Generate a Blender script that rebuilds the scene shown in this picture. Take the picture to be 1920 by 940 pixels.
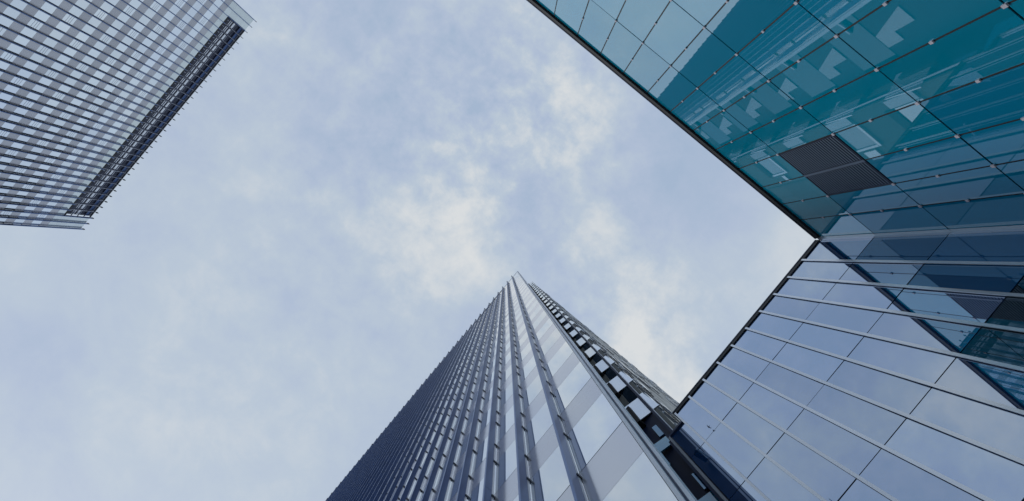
import bpy, math, random
from mathutils import Vector
random.seed(7)
scene = bpy.context.scene
for o in list(bpy.data.objects):
    bpy.data.objects.remove(o)
col = scene.collection
R = math.radians

# ------------------------------------------------------------------ camera, sky, sun, exposure
THETA = 39.6                        # the building grid is turned this much against the picture
EYE = 1.6
FPX = 960.0
cam_d = bpy.data.cameras.new('camera')
cam = bpy.data.objects.new('camera', cam_d)
col.objects.link(cam)
scene.camera = cam
cam.location = (0, 0, EYE)
cam.rotation_euler = (math.pi, 0, R(-THETA))
cam_d.sensor_width = 36
cam_d.lens = 18
cam_d.shift_x = (960 - 947.3) / 1920
cam_d.shift_y = (478 - 470) / 1920
cam_d.clip_start = 0.05
cam_d.clip_end = 5000

scene.view_settings.view_transform = 'Standard'
scene.view_settings.look = 'None'
scene.view_settings.exposure = 0
scene.view_settings.gamma = 1
scene.cycles.max_bounces = 10
scene.cycles.glossy_bounces = 5
scene.cycles.diffuse_bounces = 3

SUN = Vector((-280, 1300, 960)).normalized()      # direction to the sun
SUN_EL = math.asin(SUN.z)
SUN_AZ = math.atan2(SUN.x, SUN.y)
world = bpy.data.worlds.new('World')
scene.world = world
world.use_nodes = True
nt = world.node_tree
nt.nodes.clear()


def N(tree, kind, **kw):
    n = tree.nodes.new(kind)
    for k, v in kw.items():
        setattr(n, k, v)
    return n


def math_node(tree, op, a, b=None, clamp=False):
    n = N(tree, 'ShaderNodeMath', operation=op, use_clamp=clamp)
    for i, v in enumerate((a, b)):
        if v is None:
            continue
        if isinstance(v, (int, float)):
            n.inputs[i].default_value = v
        else:
            tree.links.new(v, n.inputs[i])
    return n.outputs[0]


sky = N(nt, 'ShaderNodeTexSky', sky_type='NISHITA', sun_disc=False)
sky.sun_elevation = SUN_EL
sky.sun_rotation = SUN_AZ
sky.air_density = 1.0
sky.dust_density = 2.0
tc = N(nt, 'ShaderNodeTexCoord')
sep = N(nt, 'ShaderNodeSeparateXYZ')
nt.links.new(tc.outputs['Generated'], sep.inputs[0])
dz = math_node(nt, 'MAXIMUM', sep.outputs[2], 0.06)
comb = N(nt, 'ShaderNodeCombineXYZ')
nt.links.new(math_node(nt, 'DIVIDE', sep.outputs[0], dz), comb.inputs[0])
nt.links.new(math_node(nt, 'DIVIDE', sep.outputs[1], dz), comb.inputs[1])
deck = comb.outputs[0]              # where the view ray meets the cloud deck


def noise(tree, vec, scale, detail, rough, dist=0.0, off=(0, 0, 0)):
    m = N(tree, 'ShaderNodeMapping')
    m.inputs['Location'].default_value = off
    tree.links.new(vec, m.inputs['Vector'])
    n = N(tree, 'ShaderNodeTexNoise')
    n.inputs['Scale'].default_value = scale
    n.inputs['Detail'].default_value = detail
    n.inputs['Roughness'].default_value = rough
    n.inputs['Distortion'].default_value = dist
    tree.links.new(m.outputs[0], n.inputs['Vector'])
    return n.outputs[0]


TC, TS = math.cos(R(THETA)), math.sin(R(THETA))


def deck_xy(px, py):
    dx, dy = (px - 947.3) / FPX, (py - 478) / FPX
    return (dx * TC + dy * TS, -dx * TS + dy * TC)


# warped deck coordinate so that the cloud masses get ragged edges
warp = N(nt, 'ShaderNodeTexNoise')
warp.inputs['Scale'].default_value = 5.0
warp.inputs['Detail'].default_value = 7
warp.inputs['Roughness'].default_value = 0.62
nt.links.new(deck, warp.inputs['Vector'])
wsub = N(nt, 'ShaderNodeVectorMath', operation='SUBTRACT')
nt.links.new(warp.outputs['Color'], wsub.inputs[0])
wsub.inputs[1].default_value = (.5, .5, .5)
wscl = N(nt, 'ShaderNodeVectorMath', operation='SCALE')
nt.links.new(wsub.outputs[0], wscl.inputs[0])
wscl.inputs['Scale'].default_value = 0.26
wadd = N(nt, 'ShaderNodeVectorMath', operation='ADD')
nt.links.new(deck, wadd.inputs[0])
nt.links.new(wscl.outputs[0], wadd.inputs[1])
wdeck = wadd.outputs[0]

broad = noise(nt, deck, 1.6, 6, 0.52, 0.3, (3.1, 1.7, 0))
fine = noise(nt, deck, 6.5, 10, 0.66, 0.35, (0.4, 5.2, 0))
field = math_node(nt, 'ADD', math_node(nt, 'MULTIPLY', math_node(nt, 'SUBTRACT', broad, .5), 0.9),
                  math_node(nt, 'MULTIPLY', math_node(nt, 'SUBTRACT', fine, .5), 0.60))
# cloud masses: bright heaps (+) and thin blue places (-) of the cloud deck
for px, py, rad, amp in [
        (800, 430, 70, .16), (855, 480, 60, .30), (820, 540, 45, .14), (1190, 620, 80, .50), (1250, 715, 70, .58), (1140, 420, 48, .30), (1150, 500, 35, .2),
        (440, 330, 150, .14), (370, 520, 110, .16), (210, 690, 150, .14), (60, 480, 120, .05), (1010, 120, 150, .10), (1090, 260, 90, .16),
        (860, 350, 70, .14), (640, 120, 120, .08), (1480, 480, 80, .24), (560, 700, 110, .05), (700, 620, 90, .06),
        (700, 230, 130, -.20), (620, 330, 100, -.14), (1290, 240, 110, -.26), (1280, 370, 120, -.24), (1000, 420, 70, -.22), (330, 260, 90, -.12),
        (60, 700, 110, -.22), (570, 560, 110, -.10), (1030, 560, 70, -.14), (860, 180, 90, -.12), (300, 420, 90, -.10),
        (640, -60, 120, -.40), (480, -40, 110, .25), (560, -210, 130, .30), (380, -190, 120, -.40), (420, -330, 150, .25), (250, -300, 150, -.35),  # unseen clouds above the frame, added to vary the blue wall's reflections
        (700, -200, 110, -.3), (520, 60, 70, .14), (330, -60, 110, -.2), (800, -120, 90, .2)]:
    d = N(nt, 'ShaderNodeVectorMath', operation='DISTANCE')
    nt.links.new(wdeck, d.inputs[0])
    x, y = deck_xy(px, py)
    d.inputs[1].default_value = (x, y, 0)
    q = math_node(nt, 'DIVIDE', d.outputs['Value'], rad / FPX)
    g = math_node(nt, 'EXPONENT', math_node(nt, 'MULTIPLY', math_node(nt, 'MULTIPLY', q, q), -0.8))
    field = math_node(nt, 'ADD', field, math_node(nt, 'MULTIPLY', g, amp))
puff = noise(nt, deck, 15.0, 9, 0.60, 0.12, (2.2, 7.1, 0))
for px, py, rad, amp in [(1020, 140, 220, 1.5), (900, 350, 200, 1.0), (1180, 620, 180, 1.3), (600, 620, 260, .5), (200, 760, 220, .25), (700, 230, 220, .5), (480, -150, 380, .9)]:
    d = N(nt, 'ShaderNodeVectorMath', operation='DISTANCE')
    nt.links.new(wdeck, d.inputs[0])
    x, y = deck_xy(px, py)
    d.inputs[1].default_value = (x, y, 0)
    q = math_node(nt, 'DIVIDE', d.outputs['Value'], rad / FPX)
    g = math_node(nt, 'EXPONENT', math_node(nt, 'MULTIPLY', math_node(nt, 'MULTIPLY', q, q), -0.8))
    field = math_node(nt, 'ADD', field, math_node(nt, 'MULTIPLY', math_node(nt, 'MULTIPLY', math_node(nt, 'SUBTRACT', puff, .5), amp), g))
field = math_node(nt, 'ADD', field, 0.45, True)
ramp = N(nt, 'ShaderNodeValToRGB')
nt.links.new(field, ramp.inputs[0])
cr = ramp.color_ramp
K = 10.0
cr.elements[0].position = 0.0
cr.elements[0].color = (.385, .488, .645, 1)
cr.elements[1].position = 1.0
cr.elements[1].color = (.715, .740, .755, 1)
for p, c in [(.28, (.445, .530, .680, 1)), (.52, (.500, .585, .690, 1)), (.76, (.610, .665, .720, 1))]:
    e = cr.elements.new(p)
    e.color = c
scl = N(nt, 'ShaderNodeVectorMath', operation='SCALE')
nt.links.new(ramp.outputs[0], scl.inputs[0])
scl.inputs['Scale'].default_value = K
mixc = N(nt, 'ShaderNodeMix', data_type='RGBA')
mixc.inputs[0].default_value = 0.96
nt.links.new(sky.outputs[0], mixc.inputs[6])
nt.links.new(scl.outputs[0], mixc.inputs[7])
bg = N(nt, 'ShaderNodeBackground')
bg.inputs['Strength'].default_value = 0.1
nt.links.new(mixc.outputs[2], bg.inputs[0])
wo = N(nt, 'ShaderNodeOutputWorld')
nt.links.new(bg.outputs[0], wo.inputs[0])

sun_d = bpy.data.lights.new('sun', 'SUN')
sun_d.energy = 0.9
sun_d.angle = R(10)
sun_d.color = (1, .96, .9)
sun = bpy.data.objects.new('sun', sun_d)
col.objects.link(sun)
sun.location = (0, 0, 200)
sun.rotation_euler = SUN.to_track_quat('Z', 'Y').to_euler()


# ------------------------------------------------------------------ materials
def new_mat(name):
    m = bpy.data.materials.new(name)
    m.use_nodes = True
    m.node_tree.nodes.clear()
    return m, m.node_tree


def glass_mat(name, base, r0, rough=0.0, tint=(1, 1, 1), wave=0.0, wscale=0.7, vary=0.0, dirt=0.0):
    """Coated facade glass or enamelled panel: coloured body under a mirror that grows towards grazing."""
    m, t = new_mat(name)
    out = N(t, 'ShaderNodeOutputMaterial')
    dif = N(t, 'ShaderNodeBsdfDiffuse')
    glo = N(t, 'ShaderNodeBsdfGlossy')
    glo.inputs['Roughness'].default_value = rough
    glo.inputs['Color'].default_value = (*tint, 1)
    mix = N(t, 'ShaderNodeMixShader')
    lw = N(t, 'ShaderNodeLayerWeight')
    lw.inputs['Blend'].default_value = 0.5
    f5 = math_node(t, 'POWER', lw.outputs['Facing'], 5.0)
    fac = math_node(t, 'ADD', math_node(t, 'MULTIPLY', f5, 1 - r0), r0)
    geo = N(t, 'ShaderNodeNewGeometry')
    c = N(t, 'ShaderNodeRGB')
    c.outputs[0].default_value = (*base, 1)
    csock = c.outputs[0]
    oi = N(t, 'ShaderNodeObjectInfo')
    rnd = math_node(t, 'FRACT', math_node(t, 'ADD', oi.outputs['Random'],
                    math_node(t, 'MULTIPLY', geo.outputs['Random Per Island'], 1.0)))
    if vary:
        hs = N(t, 'ShaderNodeHueSaturation')
        t.links.new(csock, hs.inputs['Color'])
        t.links.new(math_node(t, 'ADD', math_node(t, 'MULTIPLY', rnd, 2 * vary), 1 - vary), hs.inputs['Value'])
        csock = hs.outputs[0]
    t.links.new(csock, dif.inputs[0])
    if vary:
        fac = math_node(t, 'MULTIPLY', fac, math_node(t, 'ADD', math_node(t, 'MULTIPLY', rnd, .12), .94), True)
    if dirt:
        dn = noise(t, geo.outputs['Position'], 1.7, 6, .65)
        fac = math_node(t, 'MULTIPLY', fac, math_node(t, 'SUBTRACT', 1 + dirt * .5, math_node(t, 'MULTIPLY', dn, dirt)), True)
    if wave:
        wn = noise(t, geo.outputs['Position'], wscale, 2, .5)
        b = N(t, 'ShaderNodeBump')
        b.inputs['Strength'].default_value = 1.0
        b.inputs['Distance'].default_value = wave
        t.links.new(wn, b.inputs['Height'])
        t.links.new(b.outputs[0], glo.inputs['Normal'])
    t.links.new(fac, mix.inputs[0])
    t.links.new(dif.outputs[0], mix.inputs[1])
    t.links.new(glo.outputs[0], mix.inputs[2])
    t.links.new(mix.outputs[0], out.inputs[0])
    return m


def plain_mat(name, base, rough=.5, metal=0.0, spec=.5, var=.12, vscale=1.3):
    m, t = new_mat(name)
    out = N(t, 'ShaderNodeOutputMaterial')
    p = N(t, 'ShaderNodeBsdfPrincipled')
    p.inputs['Roughness'].default_value = rough
    p.inputs['Metallic'].default_value = metal
    p.inputs['Specular IOR Level'].default_value = spec
    geo = N(t, 'ShaderNodeNewGeometry')
    n = noise(t, geo.outputs['Position'], vscale, 6, .6)
    hs = N(t, 'ShaderNodeHueSaturation')
    hs.inputs['Color'].default_value = (*base, 1)
    t.links.new(math_node(t, 'ADD', math_node(t, 'MULTIPLY', n, 2 * var), 1 - var), hs.inputs['Value'])
    t.links.new(hs.outputs[0], p.inputs['Base Color'])
    t.links.new(p.outputs[0], out.inputs[0])
    return m


M = dict(
    teal=glass_mat('teal_glass', (.001, .34, .52), .38, 0.0, (.90, .955, 1), .0012, .45, .10, .12),
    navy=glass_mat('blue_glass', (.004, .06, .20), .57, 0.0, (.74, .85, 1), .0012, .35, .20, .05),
    blue=glass_mat('deep_blue_dimmed_glass', (.003, .23, .40), .16, 0.0, (.85, .94, 1), .0006, .5, .10, .05),
    ink_dimmed=glass_mat('ink_blue_dimmed_glass', (.003, .085, .22), .22, 0.0, (.60, .82, 1), .0006, .5, .16, .05),
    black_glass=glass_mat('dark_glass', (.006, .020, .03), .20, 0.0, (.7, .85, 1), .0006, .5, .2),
    window=glass_mat('clear_window', (.32, .38, .52), .76, 0.012, (.95, .98, 1), .0007, .8, .16, .05),
    spandrel=glass_mat('grey_panel', (.42, .43, .48), .50, 0.15, (.94, .95, 1), 0, 1, .07, .06),
    far_window=glass_mat('pale_window', (.46, .54, .64), .86, 0.02, (.92, .97, 1), .0006, .6, .32),
    far_spandrel=glass_mat('mauve_panel', (.36, .365, .40), .34, 0.25, (.92, .92, .95), 0, 1, .10),
    pale=glass_mat('pale_screen', (.55, .62, .62), .55, 0.05, (.95, 1, .98), 0, 1, .12),
    fin=plain_mat('blue_fin', (.042, .085, .205), .28, .7, .4, .3, .8),
    edge=plain_mat('fin_edge_metal', (.11, .18, .36), .35, .5, .4),
    rail=plain_mat('steel_rail', (.60, .63, .70), .35, .2),
    rung=plain_mat('dark_bracket', (.015, .02, .035), .5),
    black=plain_mat('black_seal', (.006, .007, .010), .6),
    dark=plain_mat('dark_metal', (.012, .020, .055), .4),
    steel=plain_mat('dark_blue_steel', (.03, .045, .10), .35, .3),
    alu=glass_mat('grey_aluminium', (.56, .60, .66), .50, 0.22, (.95, .97, 1), 0, 1, .04, .08),
    trim=plain_mat('pale_trim', (.74, .79, .88), .6, 0, .25),
    facing=glass_mat('grey_facing', (.40, .45, .50), .25, 0.1, (.85, .92, 1), 0, 1, .15, .1),
    white=glass_mat('white_panel', (.70, .73, .80), .66, 0.06, (.9, .95, 1), 0, 1, .08, .06),
    clad=glass_mat('grey_cladding', (.16, .165, .155), .04, .35, (.45, .46, .45), 0, 1, .12, .2),
    clip=plain_mat('clip_metal', (.60, .58, .64), .6, 0, .2),
    louvre=plain_mat('louvre_metal', (.085, .13, .20), .5, 0),
    paving=plain_mat('paving', (.28, .27, .26), .8, 0, .3, .2, .5),
    bird=plain_mat('bird_plumage', (.02, .02, .025), .7),
    roof=plain_mat('roof_gravel', (.2, .2, .2), .9),
)


# ------------------------------------------------------------------ mesh helpers
KG = 0.60


class MB:
    def __init__(self):
        self.v, self.f = [], []

    def box(self, x0, x1, y0, y1, z0, z1, jitter=None):
        i = len(self.v)
        pts = [(x, y, z) for x in (x0, x1) for y in (y0, y1) for z in (z0, z1)]
        if jitter:
            pts = [tuple(p) for p in jitter(pts)]
        self.v += pts
        for f in ((0, 1, 3, 2), (4, 6, 7, 5), (0, 4, 5, 1), (2, 3, 7, 6), (0, 2, 6, 4), (1, 5, 7, 3)):
            self.f.append(tuple(i + k for k in f))
        return self

    def prism(self, poly, d):
        """poly: list of 3-D points in order, d: thickness vector."""
        i, n = len(self.v), len(poly)
        self.v += [tuple(p) for p in poly] + [tuple(Vector(p) + Vector(d)) for p in poly]
        self.f.append(tuple(i + k for k in reversed(range(n))))
        self.f.append(tuple(i + n + k for k in range(n)))
        for k in range(n):
            j = (k + 1) % n
            self.f.append((i + k, i + j, i + n + j, i + n + k))
        return self

    def build(self, name, mat, parent=None, **props):
        me = bpy.data.meshes.new(name)
        top_ = parent.parent if parent and parent.parent else parent
        if top_ and top_.name.startswith('glass_building'):     # laid out in panes of 3.75 m, then brought to size
            self.v = [(x * KG, y * KG, EYE + (z - EYE) * KG) for x, y, z in self.v]
        me.from_pydata(self.v, [], self.f)
        me.update()
        import bmesh
        bm = bmesh.new()
        bm.from_mesh(me)
        bmesh.ops.recalc_face_normals(bm, faces=bm.faces)
        bm.to_mesh(me)
        bm.free()
        me.materials.append(M[mat])
        o = bpy.data.objects.new(name, me)
        col.objects.link(o)
        o.parent = parent
        if parent:
            o.matrix_parent_inverse = parent.matrix_world.inverted()
        for k, v in props.items():
            o[k] = v
        return o


def box(name, mat, parent, *a, **props):
    return MB().box(*a).build(name, mat, parent, **props)


def thing(name, label, cat, loc):
    o = bpy.data.objects.new(name, None)
    col.objects.link(o)
    o.location = loc
    o.empty_display_size = 2
    bpy.context.view_layer.update()
    o['label'], o['category'] = label, cat
    return o


def seen(pts):
    """rough visible size in picture pixels of a set of points, 0 outside the frame"""
    xs, ys = [], []
    for x, y, z in pts:
        h = max(z - EYE, .6)
        a, b = x / h * FPX, y / h * FPX
        xs.append(947.3 + a * TC - b * TS)
        ys.append(478 + a * TS + b * TC)
    w = min(max(xs), 1920) - max(min(xs), 0)
    h = min(max(ys), 940) - max(min(ys), 0)
    return max(w, 0) * max(h, 0) if w > 0 and h > 0 else 0


def split_build(items, name, mat, parent, limit=100):
    """items: box argument lists; the largest in view become parts of their own, the rest one part"""
    items = sorted(items, key=lambda a: -seen([(x, y, z) for x in (a[0],) for y in (a[2], a[3]) for z in (a[4], a[5])]))
    for a in items[:limit]:
        MB().box(*a[:6], jitter=a[6] if len(a) > 6 else None).build(name, mat, parent)
    if items[limit:]:
        m = MB()
        for a in items[limit:]:
            m.box(*a[:6], jitter=a[6] if len(a) > 6 else None)
        m.build(name, mat, parent, kind='stuff')


def tilt(axis, amt):
    """a hair of misalignment, so that each pane mirrors a slightly different piece of sky"""
    p, q = random.uniform(-amt, amt), random.uniform(-amt, amt)

    def f(pts):
        n = len(pts)
        cx = [sum(v[k] for v in pts) / n for k in range(3)]
        o = []
        for v in pts:
            v = list(v)
            other = 1 if axis == 0 else 0
            v[axis] += p * (v[other] - cx[other]) + q * (v[2] - cx[2])
            o.append(v)
        return o
    return f


Z = EYE                              # heights below are measured from the eye, then lifted by Z

# ------------------------------------------------------------------ ground
g = MB().box(-400, 400, -400, 400, -.3, 0).build('plaza_ground', 'paving', None)
g['kind'] = 'structure'

# ------------------------------------------------------------------ tall tower right beside the viewer
XA, H = 3.80, 97.0                   # front screen plane, roof height over the eye
BAY, Y0 = 1.339, 1.0
NB = 45
YE = Y0 + NB * BAY
X2, Y2 = 7.35, .715                   # step in the corner, side wall
SH = -1.6
BL_TOP = 15.6                        # below this the corner panels are blue glass
ST = 3.56
tower = thing('office_tower', 'tall tower with closely set blue fins rising to a pointed corner beside the viewer', 'office tower', (20, 30, 0))
box('tower_body', 'dark', tower, XA + .06, 44, 2.4, YE, 0, H + Z - .4)
box('corner_block', 'dark', tower, X2 + .05, 44.03, Y2 + .05, 2.38, SH + Z, H + Z - .3)
box('roof', 'roof', tower, XA + .4, 43.6, 2.8, YE - .4, H + Z - .39, H + Z - .1)
box('screen_back', 'dark', tower, XA + .035, XA + .058, 1.03, YE, 0, H + Z)

wins, spans, seams = [], [], MB()
levels = [9.9 + ST * k for k in range(-3, 25)]
for i in range(NB):
    ya, yb = (1.04 if i == 0 else Y0 + i * BAY + .004), Y0 + (i + 1) * BAY - .004
    for k, z in enumerate(levels):
        top = min(z + ST, H)
        wins.append((XA, XA + .03, ya, yb, z + Z + .014, min(z + 2.055, H) + Z, tilt(0, .0012)))
        if z + 2.1 < H:
            slot = i >= 2 and z < 46.6 < z + ST
            spans.append((XA, XA + .03, ya, yb, z + 2.063 + Z, top + Z - (.36 if slot else .014), tilt(0, .001)))
split_build(wins, 'window', 'window', tower)
split_build(spans, 'spandrel_panel', 'spandrel', tower)

# each fin is a blade held off the facade by a ladder of brackets
prng = random.Random(3)


def make_fins(parent, ys, xw, sgn, top, lo, lev, pair, deep=.23, gap=.11, thick=.032, lift=.45, cut=None):
    for n_, y in enumerate(ys):
        btop = cut if cut and 3 <= n_ <= len(ys) - 4 else top
        xo, xi = xw + sgn * (gap + deep), xw + sgn * gap
        b = MB()
        z0 = lo
        segs = [lo] + [l for l in lev[1::3] if lo + 2 < l < btop - 2] + [btop]
        for s0, s1 in zip(segs[:-1], segs[1:]):     # blade sheets with a hairline joint
            b.box(min(xo, xi), max(xo, xi), y - thick / 2, y + thick / 2, s0 + Z, s1 + Z - .012)
        fin = b.build('fin', 'fin', parent)
        m = MB()
        for dx in (.045, .085):
            x = xw + sgn * dx
            m.box(x - .009, x + .009, y - .012, y + .012, lo + Z, top + Z - .2)
        m.build('rail', 'rail', fin)
        rest = []
        for l in lev:
            for d in pair:
                z = l + d
                if not lo < z < top - .3:
                    continue
                q = (min(xi, xw) - .002, max(xi, xw) - .001, y - .035, y + .035, z + Z, z + .085 + Z)
                if seen([(q[0], q[2], q[4]), (q[1], q[3], q[5])]) > 6:
                    MB().box(*q).build('bracket', 'rung', fin)
                else:
                    rest.append(q)
        if rest:
            m = MB()
            for q in rest:
                m.box(*q)
            m.build('bracket', 'rung', fin, kind='stuff')
        m = MB().box(min(xo, xo + sgn * .02), max(xo, xo + sgn * .02), y - thick / 2 - .012, y + thick / 2 + .012, lo + Z, btop + Z - .02)
        m.build('fin_edge', 'edge', fin)
        m = MB().box(min(xo, xi) - .05, max(xo, xi) + .02, y - .06, y + .06, top + Z - .02, top + lift + Z)
        m.build('fin_cap', 'black', fin)


make_fins(tower, [Y0 + .012 + BAY * k for k in range(1, NB)], XA, -1, H, -1.6, levels, (1.95, 3.30))

# dark gap under the roof behind the fins, from the third bay on, and the dark joint lower down
for k in range(3, NB):
    ya, yb = Y0 + k * BAY + .05, Y0 + (k + 1) * BAY - .05
    box('roof_louvre', 'black', tower, XA - .06, XA - .004, ya, yb, H - .9 + Z, H + .25 + Z)
# pale top rail over the first bays
box('parapet_rail', 'trim', tower, XA - .03, XA + .058, 1.03, Y0 + 3 * BAY, H + Z + .004, H + Z + .12)

# edge of the free-standing screen: two pale bars with a dark groove
box('corner_trim', 'trim', tower, XA - .035, XA + .09, .955, 1.022, 6.3, H + Z + .2)
box('corner_groove', 'steel', tower, XA + .02, XA + .09, .916, .953, 5.9, H + Z)
box('corner_trim', 'trim', tower, XA + .0, XA + .12, .858, .914, 0, H + Z + .1)
box('corner_seal', 'black', tower, XA - .012, XA + .034, 1.024, 1.038, 0, H + Z)
MB().prism([(XA - .05, .94, 6.28), (XA - .05, 1.03, 6.28), (XA - .03, 1.03, 5.75), (XA - .03, .95, 5.75)], (.13, 0, 0)).build('trim_cap', 'black', tower)

# step in the corner, storey by storey
for k in range(-5, 24):
    zb = 17.7 + ST * k - .0
    if zb < BL_TOP - .2:                     # below the overhang the panels are blue glass
        MB().prism([(X2 - (y - .95) * .25, y, zb + d + Z) for y, d in ((1.14, .9), (1.55, .9), (1.55, 0), (1.95, 0), (1.95, 1.5), (1.14, 1.5))],
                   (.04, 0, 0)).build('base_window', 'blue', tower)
        MB().prism([(X2 - (y - .95) * .25 + .03, y, zb + d + Z) for y, d in ((1.14, 1.75), (1.30, 1.75), (1.30, 2.6), (1.14, 2.6))], (.04, 0, 0)).build('base_window', 'ink_dimmed', tower)
        continue
    # wall facing the viewer
    def yx(y):
        return X2 - (y - .95) * .25          # the pale panels are turned a little outwards
    MB().prism([(yx(y), y, zb + d + Z) for y, d in ((.95, 0), (1.41, 0), (1.41, 1.36), (1.78, 1.36), (1.78, 1.76), (.95, 1.76))],
               (.04, 0, 0)).build('balcony_panel', 'white', tower)
    box('balcony_recess', 'black', tower, X2 - .25, X2 + .046, 1.415, 1.80, zb + Z - .3, zb + 1.35 + Z)
    if zb + 1.8 < H - 1:
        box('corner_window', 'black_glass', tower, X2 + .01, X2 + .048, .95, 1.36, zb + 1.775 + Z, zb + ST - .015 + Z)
        box('corner_window', 'clad', tower, X2 - .02, X2 + .047, 1.365, 1.78, zb + 1.775 + Z, zb + ST - .32 + Z)
    # white end of the ledge past the post
    MB().prism([(yx(y) - .06, y, zb + d + Z) for y, d in ((.86, -.05), (.60, -.05), (.72, 1.76), (.86, 1.76))],
               (.05, 0, 0)).build('ledge_end', 'white', tower)
    # return wall between screen and step
    MB().prism([(5.0, 2.36, zb + .1 + Z), (5.55, 2.36, zb + 1.75 + Z), (6.2, 2.36, zb + 1.75 + Z), (6.2, 2.36, zb + 1.0 + Z), (5.75, 2.36, zb + 1.0 + Z), (5.75, 2.36, zb + .1 + Z)],
               (0, .036, 0)).build('return_panel', 'facing', tower)
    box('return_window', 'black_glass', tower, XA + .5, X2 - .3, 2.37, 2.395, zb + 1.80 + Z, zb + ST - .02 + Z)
    # slanted brace from the screen edge
    zz = zb + .6 + Z
    br = MB().prism([(XA + .10, .90, zz), (XA + .66, .95, zz - .02), (XA + .66, 1.0, zz - .02), (XA + .10, .975, zz)], (0, 0, .07)).build('edge_brace', 'trim', tower)
    MB().prism([(XA + .13, 1.0, zz - .03), (XA + .70, 1.03, zz - .03), (XA + .58, 1.22, zz - .03), (XA + .13, 1.16, zz - .03)], (0, 0, .06)).build('gusset', 'black', br)
box('corner_strip', 'clad', tower, X2 + .02, X2 + .049, Y2 + .002, .834, SH + Z, H + Z)
box('corner_post', 'steel', tower, X2 - .10, X2 - .035, .862, .945, 0, H + Z)
box('corner_post', 'trim', tower, X2 - .12, X2 - .06, .835, .86, 0, H + Z)
# side wall seen at a sliver: dull grey sheets with scattered pale panels
side = []
rows = [-1.54 + ST * k / 2 for k in range(0, 56)]
bright, dull = [], []
for j, z in enumerate(rows):
    z1 = min(z + ST / 2 - .02, H)
    if z >= H - .3:
        continue
    x = X2 + .06
    x = 10.2
    while x < 43.9:
        w = random.choice([.9, 1.35, 1.8, 2.7])
        x1 = min(x + w, 44.03)
        (bright if random.random() < .17 else dull).append((x, x1 - .02, Y2 + random.choice([0, .008]), Y2 + .045, z + Z, z1 + Z))
        x = x1
for k in range(-4, 23):
    zb = 17.7 + ST * k + Z
    if zb + 2.2 > H + Z:
        break
    box('spandrel_wall', 'clad', tower, X2 + .06, 10.18, Y2 + .046, Y2 + .08, zb - 1.6, zb + ST - 1.62)
    box('side_panel', 'facing', tower, X2 + .07, X2 + .47, Y2 - .06, Y2 + .045, zb + .45, zb + 1.85)
    w = box('side_window', 'facing' if k % 5 else 'window', tower, X2 + .55, X2 + 1.85, Y2 + .01, Y2 + .045, zb + .55, zb + 1.85)
    box('sill', 'white', w, X2 + .53, X2 + 1.98, Y2 - .05, Y2 + .04, zb + .40, zb + .53)
    box('side_jamb', 'white', w, X2 + 1.87, X2 + 1.98, Y2 - .05, Y2 + .04, zb + .55, zb + 1.85)
    box('lintel', 'black', w, X2 + .53, X2 + 1.98, Y2 - .03, Y2 + .04, zb + 1.86, zb + 2.3)
    box('side_panel', 'white', tower, X2 + 2.1, X2 + 2.6, Y2 - .06, Y2 + .045, zb + .5 + .4 * (k % 2), zb + 1.2 + .4 * (k % 3))
for part in (0, 1):
    m = MB()
    for a in dull:
        if (a[0] > 25) == part:
            m.box(*a)
    m.build('side_wall', 'clad', tower)
bright = [(a[0] + .1, min(a[1], a[0] + 1.2), Y2 - .09, a[3], a[4] + .2, a[5] - .35) for a in bright]
bright.sort(key=lambda a: -seen([(x, a[2], z) for x in (a[0], a[1]) for z in (a[4], a[5])]))
for a in bright[:100]:
    MB().box(*a).build('side_panel', 'white', tower)
m = MB()
for a in bright[100:]:
    m.box(*a)
m.build('side_panel', 'white', tower, kind='stuff')

# ------------------------------------------------------------------ far tower across the square
XL, HL = -74.2, 110.6
sL = HL / FPX
BL = 13.35 * sL
YL0, NL = -39.2 * sL, 38
YL1 = YL0 + NL * BL
ltower = thing('office_tower', 'striped tower across the square with a dark open band along its roof edge', 'office tower', (XL - 12, 25, 0))
box('tower_body', 'dark', ltower, XL - 26, XL - .08, YL0 + .1, YL1 - .1, 0, HL + Z - 8.2)
box('screen_back', 'dark', ltower, XL - .078, XL - .04, YL0, YL1, 0, 103.8 + Z)
SB = 103.9                           # foot of the dark band
wins, spans, pales = [], [], []
z = SB - .02
pales_z = (SB - 1.70, SB)
lv = []
z = SB - 1.70
while z > 1:
    lv.append(z - 3.56)
    z -= 3.56
LI = {2: 3}
for i in range(NL):
    ya, yb = YL0 + i * BL + .01, YL0 + (i + 1) * BL - .01
    end = i < 2 or i >= NL - 2
    pales.append((XL - .03, XL, ya, yb, pales_z[0] + Z + .01, SB + Z - .01, tilt(0, .0012)))
    for z in lv:
        zz = max(z, -1.5)
        spans.append((XL - .03, XL, ya, yb, z + 1.86 + Z, z + 3.55 + Z, tilt(0, .002)))
        if z + 1.84 > 0:
            wins.append((XL - .03, XL, ya, yb, zz + Z, z + 1.85 + Z, tilt(0, .0018)))
    if end:
        for q in range(3):
            pales.append((XL - .03, XL, ya, yb, SB + q * 2.23 + Z + .01, SB + (q + 1) * 2.23 + Z - .01, tilt(0, .0015)))


def seen_key(a):
    return -seen([(a[1], y, z) for y in (a[2], a[3]) for z in (a[4], a[5])])


def split_build_far(items, name, mat):
    items.sort(key=seen_key)
    for a in items[:100]:
        MB().box(*a[:6], jitter=a[6]).build(name, mat, ltower)
    if items[100:]:
        m = MB()
        for a in items[100:]:
            m.box(*a[:6], jitter=a[6])
        m.build(name, mat, ltower, kind='stuff')


split_build_far(wins, 'window', 'far_window')
split_build_far(spans, 'spandrel_panel', 'far_spandrel')
split_build_far(pales, 'parapet_glass', 'pale')
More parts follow.
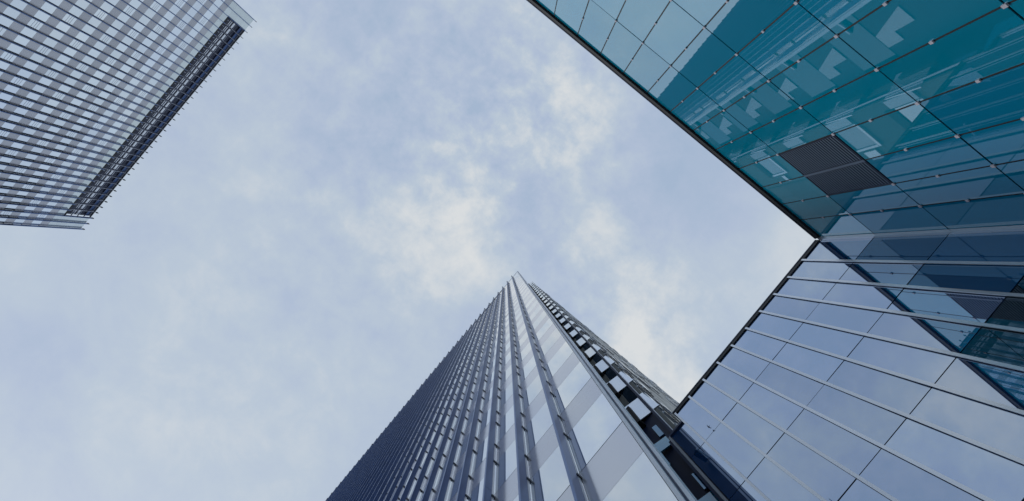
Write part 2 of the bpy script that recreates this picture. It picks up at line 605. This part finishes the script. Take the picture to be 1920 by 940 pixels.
# thin joints in every few windows
m = MB()
for i in range(NL):
    for j, z in enumerate(lv):
        if (i + 2 * j) % 4 == 0:
            for d in (.55, .95, 1.3):
                ya = YL0 + i * BL + .02
                m.box(XL + .001, XL + .012, ya, ya + BL - .05, z + d + Z, z + d + .05 + Z)
m.build('window_bar', 'rail', ltower)
make_fins(ltower, [YL0 + BL * k for k in range(0, NL + 1)], XL, 1, HL, 30, lv, (.0, 1.8), .30, .16, .10, .5, SB)
# the open dark band
ya, yb = YL0 + 2 * BL, YL1 - 2 * BL
box('band_back_wall', 'dark', ltower, XL - .62, XL - .5, ya, yb, SB + Z - .5, HL + Z + .35)
box('band_rail', 'black', ltower, XL - .12, XL + .03, ya, yb, HL + Z - .22, HL + Z + .05)
box('band_rail', 'black', ltower, XL - .12, XL + .03, ya, yb, SB + Z + .01, SB + Z + .45)
for q in (1.7, 3.3, 4.9):
    box('band_rail', 'steel', ltower, XL - .10, XL - .0, ya, yb, SB + q + Z, SB + q + .16 + Z)
box('band_rail', 'black', ltower, XL - .12, XL + .03, ya - .15, ya, SB + Z + .01, HL + Z)
for i in range(2, NL - 2):
    y = YL0 + i * BL
    y1 = y + BL
    f = MB().box(XL - .01, XL + .03, y - .022, y + .022, SB + .5 + Z, HL + Z - .25).build('band_post', 'rail', ltower)
    j = random.random() * .12
    MB().box(XL - .47, XL - .44, y + .25, y1 - .12, SB + 2.0 + j + Z, SB + 2.75 + Z).build('band_panel', 'alu', f)
    MB().box(XL - .47, XL - .44, y + .25, y1 - .12, SB + 3.2 + Z, SB + 4.1 + j + Z).build('band_panel', 'alu', f)
    MB().box(XL - .32, XL - .28, y + .12, y1 - .12, SB + 5.35 + Z, SB + 6.3 + Z).build('band_panel', 'fin', f)
    MB().box(XL - .45, XL - .43, y + .60, y + .68, SB + .75 + Z, SB + 1.6 + Z).build('band_tick', 'trim', f)

# ------------------------------------------------------------------ low glass building with its inner corner
S = .027
GZ = EYE - EYE / KG
XD, YC, HR = 437 * S, -402.3 * S, 25.92
LV = [22.13, 18.38, 14.62, 10.87, 7.12, 3.37, -.38, -2.6]
glassb = thing('glass_building', 'low glass building with teal and pale blue walls meeting in an inner corner', 'glass building', (XD * KG + 1, YC * KG - 1, 0))
XW = -17.0
box('teal_wall', 'black', glassb, XW, XD + .06, YC - .35, YC - .07, GZ, HR + Z - .1)
box('blue_wall', 'black', glassb, XD + .07, XD + .35, YC - .35, .68, GZ, HR + Z - .1)
box('building_core', 'dark', glassb, XD + .36, XD + 14, YC - 14, .68, GZ, HR + Z - .5)
box('building_core', 'dark', glassb, XW, XD + .355, YC - 14, YC - .36, GZ, HR + Z - .5)
mc = [a * S for a in (-330, -272, -214.5, -157.5, -102.1, -46.3, 11.3, 67.2, 122.5, 178, 233.9, 288.6, 337.9, 384)]
mc = [XW + .01, mc[0] - 3.1, mc[0] - 1.55] + mc + [XD + .055]
G = .026
tops = [HR - .06] + LV
louvres = []
for i in range(len(mc) - 1):
    for j in range(len(tops) - 1):
        x0, x1, z1, z0 = mc[i] + G, mc[i + 1] - G, tops[j] - G, tops[j + 1] + G
        if z1 - z0 < .3:
            continue
        xm = (x0 + x1) / 2
        if j == 1 and 6.3 < xm < 9.1:
            louvres.append((x0, x1, z0, z1))
            continue
        MB().box(x0, x1, YC - .03, YC, z0 + Z, z1 + Z, jitter=tilt(1, .0028)).build('teal_pane', 'blue' if 0 < j < 4 and x0 / (z0 + .8) * FPX > 425 else 'teal', glassb)  # panes near the inner corner: dark double reflection put into the glass colour
for x in mc[1:-1]:
    box('mullion_seal', 'black', glassb, x - G + .004, x + G - .004, YC - .066, YC - .004, GZ, HR + Z - .1)
for j, z in enumerate(LV[:6]):
    for x in mc[1:-1]:
        if j == 1 and abs(x - mc[-4]) < .1 or j == 0 and abs(x - mc[-4]) < .1:
            continue
        c = MB().box(x - .045, x + .045, YC + .002, YC + .05, z - .055 + Z, z + .055 + Z).build('glass_clip', 'clip', glassb)
    ztop = tops[j]
    zmid = (ztop + z) / 2
    for x in mc[1:-1]:
        if j == 1 and 6.2 < x < 9.2 or seen([(x, YC, zmid + Z)] * 1 + [(x + .1, YC, zmid + Z + .1)]) <= 0:
            continue
        MB().box(x - .04, x + .04, YC + .002, YC + .045, zmid - .05 + Z, zmid + .05 + Z).build('glass_clip', 'clip', glassb)
for x0, x1, z0, z1 in louvres:
    lp = MB()
    for (a, b, c, d) in ((x0, x0 + .05, z0, z1), (x1 - .05, x1, z0, z1), (x0 + .051, x1 - .051, z1 - .05, z1), (x0 + .051, x1 - .051, z0, z0 + .05)):
        lp.box(a, b, YC - .065, YC + .015, c + Z, d + Z)
    lp = lp.build('louvre_panel', 'dark', glassb)
    m = MB()
    n = 25
    for k in range(n):
        z = z0 + .07 + (z1 - z0 - .14) * (k + .5) / n + Z
        m.box(x0 + .052, x1 - .052, YC - .03, YC + .012, z - .036, z + .030)
    m.build('louvre_slats', 'louvre', lp)
xm = (louvres[0][1] + louvres[1][0]) / 2
box('louvre_post', 'louvre', glassb, xm - .05, xm + .05, YC - .05, YC + .03, louvres[0][2] + Z, louvres[0][3] + Z)
box('roof_coping', 'black', glassb, XW, XD - .1, YC - .5, YC + .11, HR + Z - .08, HR + Z + .22)
box('roof_flashing', 'steel', glassb, XW, XD - .1, YC - .45, YC + .135, HR + Z + .225, HR + Z + .30)

# pale blue wall with aluminium mullions
mb = [b * S for b in (-347.3, -305.6, -264.2, -222.8, -181.4, -139.6, -97.8, -56.4, -14.9, 26.6)]
bounds = [YC + .0] + mb
for i in range(len(bounds) - 1):
    for j in range(len(tops) - 1):
        y0, y1, z1, z0 = bounds[i] + .03, bounds[i + 1] - .03, tops[j] - .022, tops[j + 1] + .022
        if z1 - z0 < .3:
            continue
        MB().box(XD, XD + .03, y0, y1, z0 + Z, z1 + Z, jitter=tilt(0, .0045)).build('blue_pane', 'black_glass' if j >= 3 and i < 4 and y1 / z1 * FPX < -380 else 'ink_dimmed' if y1 / z1 * FPX < -396 else 'navy', glassb)  # ink panes have the dimmed reflection of the teal wall built into their colour
for y in mb[:-1]:
    mu = box('mullion', 'alu', glassb, XD - .075, XD - .045, y - .052, y + .052, GZ, HR + Z + .02)
    box('mullion_seal', 'black', mu, XD - .044, XD + .066, y - .028, y + .036, GZ, HR + Z - .02)
mu = box('mullion', 'alu', glassb, XD - .13, XD - .005, YC + .02, YC + .16, GZ, HR + Z)
# end of the blue wall against the tower
y = mb[-1]
mu = box('mullion', 'alu', glassb, XD - .075, XD - .045, y - .065, y + .03, GZ, HR + Z + .02)
box('mullion_seal', 'black', mu, XD - .044, XD + .066, y - .028, y + .028, GZ, HR + Z - .02)
for j in range(len(tops) - 1):          # the end strip below the first rail reaches further
    z1, z0 = min(tops[j], 24.72) - .022, tops[j + 1] + .022
    if z1 - z0 > .3:
        MB().box(XD, XD + .03, y + .035, 1.64, z0 + Z, z1 + Z, jitter=tilt(0, .0012)).build('blue_pane', 'navy', glassb)
box('end_rail', 'steel', glassb, XD - .09, XD + .03, y + .032, 1.80, 24.73 + Z, 24.88 + Z)
box('end_wall', 'black', glassb, XD + .035, XD + .10, .70, 1.64, GZ, 24.7 + Z)
mu = box('mullion', 'alu', glassb, XD - .10, XD + .03, 1.69, 1.80, GZ, 24.72 + Z)
box('mullion_seal', 'steel', mu, XD - .06, XD + .08, 1.805, 1.93, GZ, 24.5 + Z)
box('roof_coping', 'black', glassb, XD - .06, XD + .5, YC + .17, .815, HR + Z - .06, HR + Z + .2)
box('roof_flashing', 'steel', glassb, XD - .08, XD + .45, YC + .17, .813, HR + Z + .205, HR + Z + .27)

# ------------------------------------------------------------------ a bird passing the blue wall
bz = 13.42 + Z
bx, by = 500 / FPX * 13.42, 5.6 / FPX * 13.42
bird = bpy.data.meshes.new('bird')
import bmesh
bm = bmesh.new()
rings = [(-.11, .004, 0), (-.07, .018, 0), (-.02, .030, 0), (.03, .030, .003), (.06, .018, .006), (.078, .022, .008), (.095, .014, .007), (.112, .002, .004)]
prev = None
for x, r, dz_ in rings:
    ring = [bm.verts.new((x, r * math.cos(k * math.pi / 4), dz_ + r * .9 * math.sin(k * math.pi / 4))) for k in range(8)]
    if prev:
        for k in range(8):
            bm.faces.new((prev[k], prev[(k + 1) % 8], ring[(k + 1) % 8], ring[k]))
    prev = ring
for s in (-1, 1):                    # wings and tail, swept back
    pts = [(.04, .02), (.05, .10), (.01, .19), (-.05, .235), (-.03, .13), (-.035, .02)]
    up = [bm.verts.new((x, s * y, .012 + y * .35)) for x, y in pts]
    dn = [bm.verts.new((x, s * y, .004 + y * .35)) for x, y in pts]
    bm.faces.new(up)
    bm.faces.new(dn[::-1])
    for k in range(6):
        bm.faces.new((up[k], dn[k], dn[(k + 1) % 6], up[(k + 1) % 6]))
    tp = [(-.08, .0), (-.08, .012), (-.17, .045), (-.145, .004)]
    up = [bm.verts.new((x, s * y, .004)) for x, y in tp]
    dn = [bm.verts.new((x, s * y, -.002)) for x, y in tp]
    bm.faces.new(up)
    bm.faces.new(dn[::-1])
    for k in range(4):
        bm.faces.new((up[k], dn[k], dn[(k + 1) % 4], up[(k + 1) % 4]))
bmesh.ops.recalc_face_normals(bm, faces=bm.faces)
bm.to_mesh(bird)
bm.free()
bird.materials.append(M['bird'])
bo = bpy.data.objects.new('bird', bird)
col.objects.link(bo)
bo.location = (bx, by, bz)
bo.scale = (.3, .3, .3)
bo.rotation_euler = (R(35), R(-12), R(75))
bo['label'] = 'small dark bird flying in front of the pale blue glass wall'
bo['category'] = 'bird'
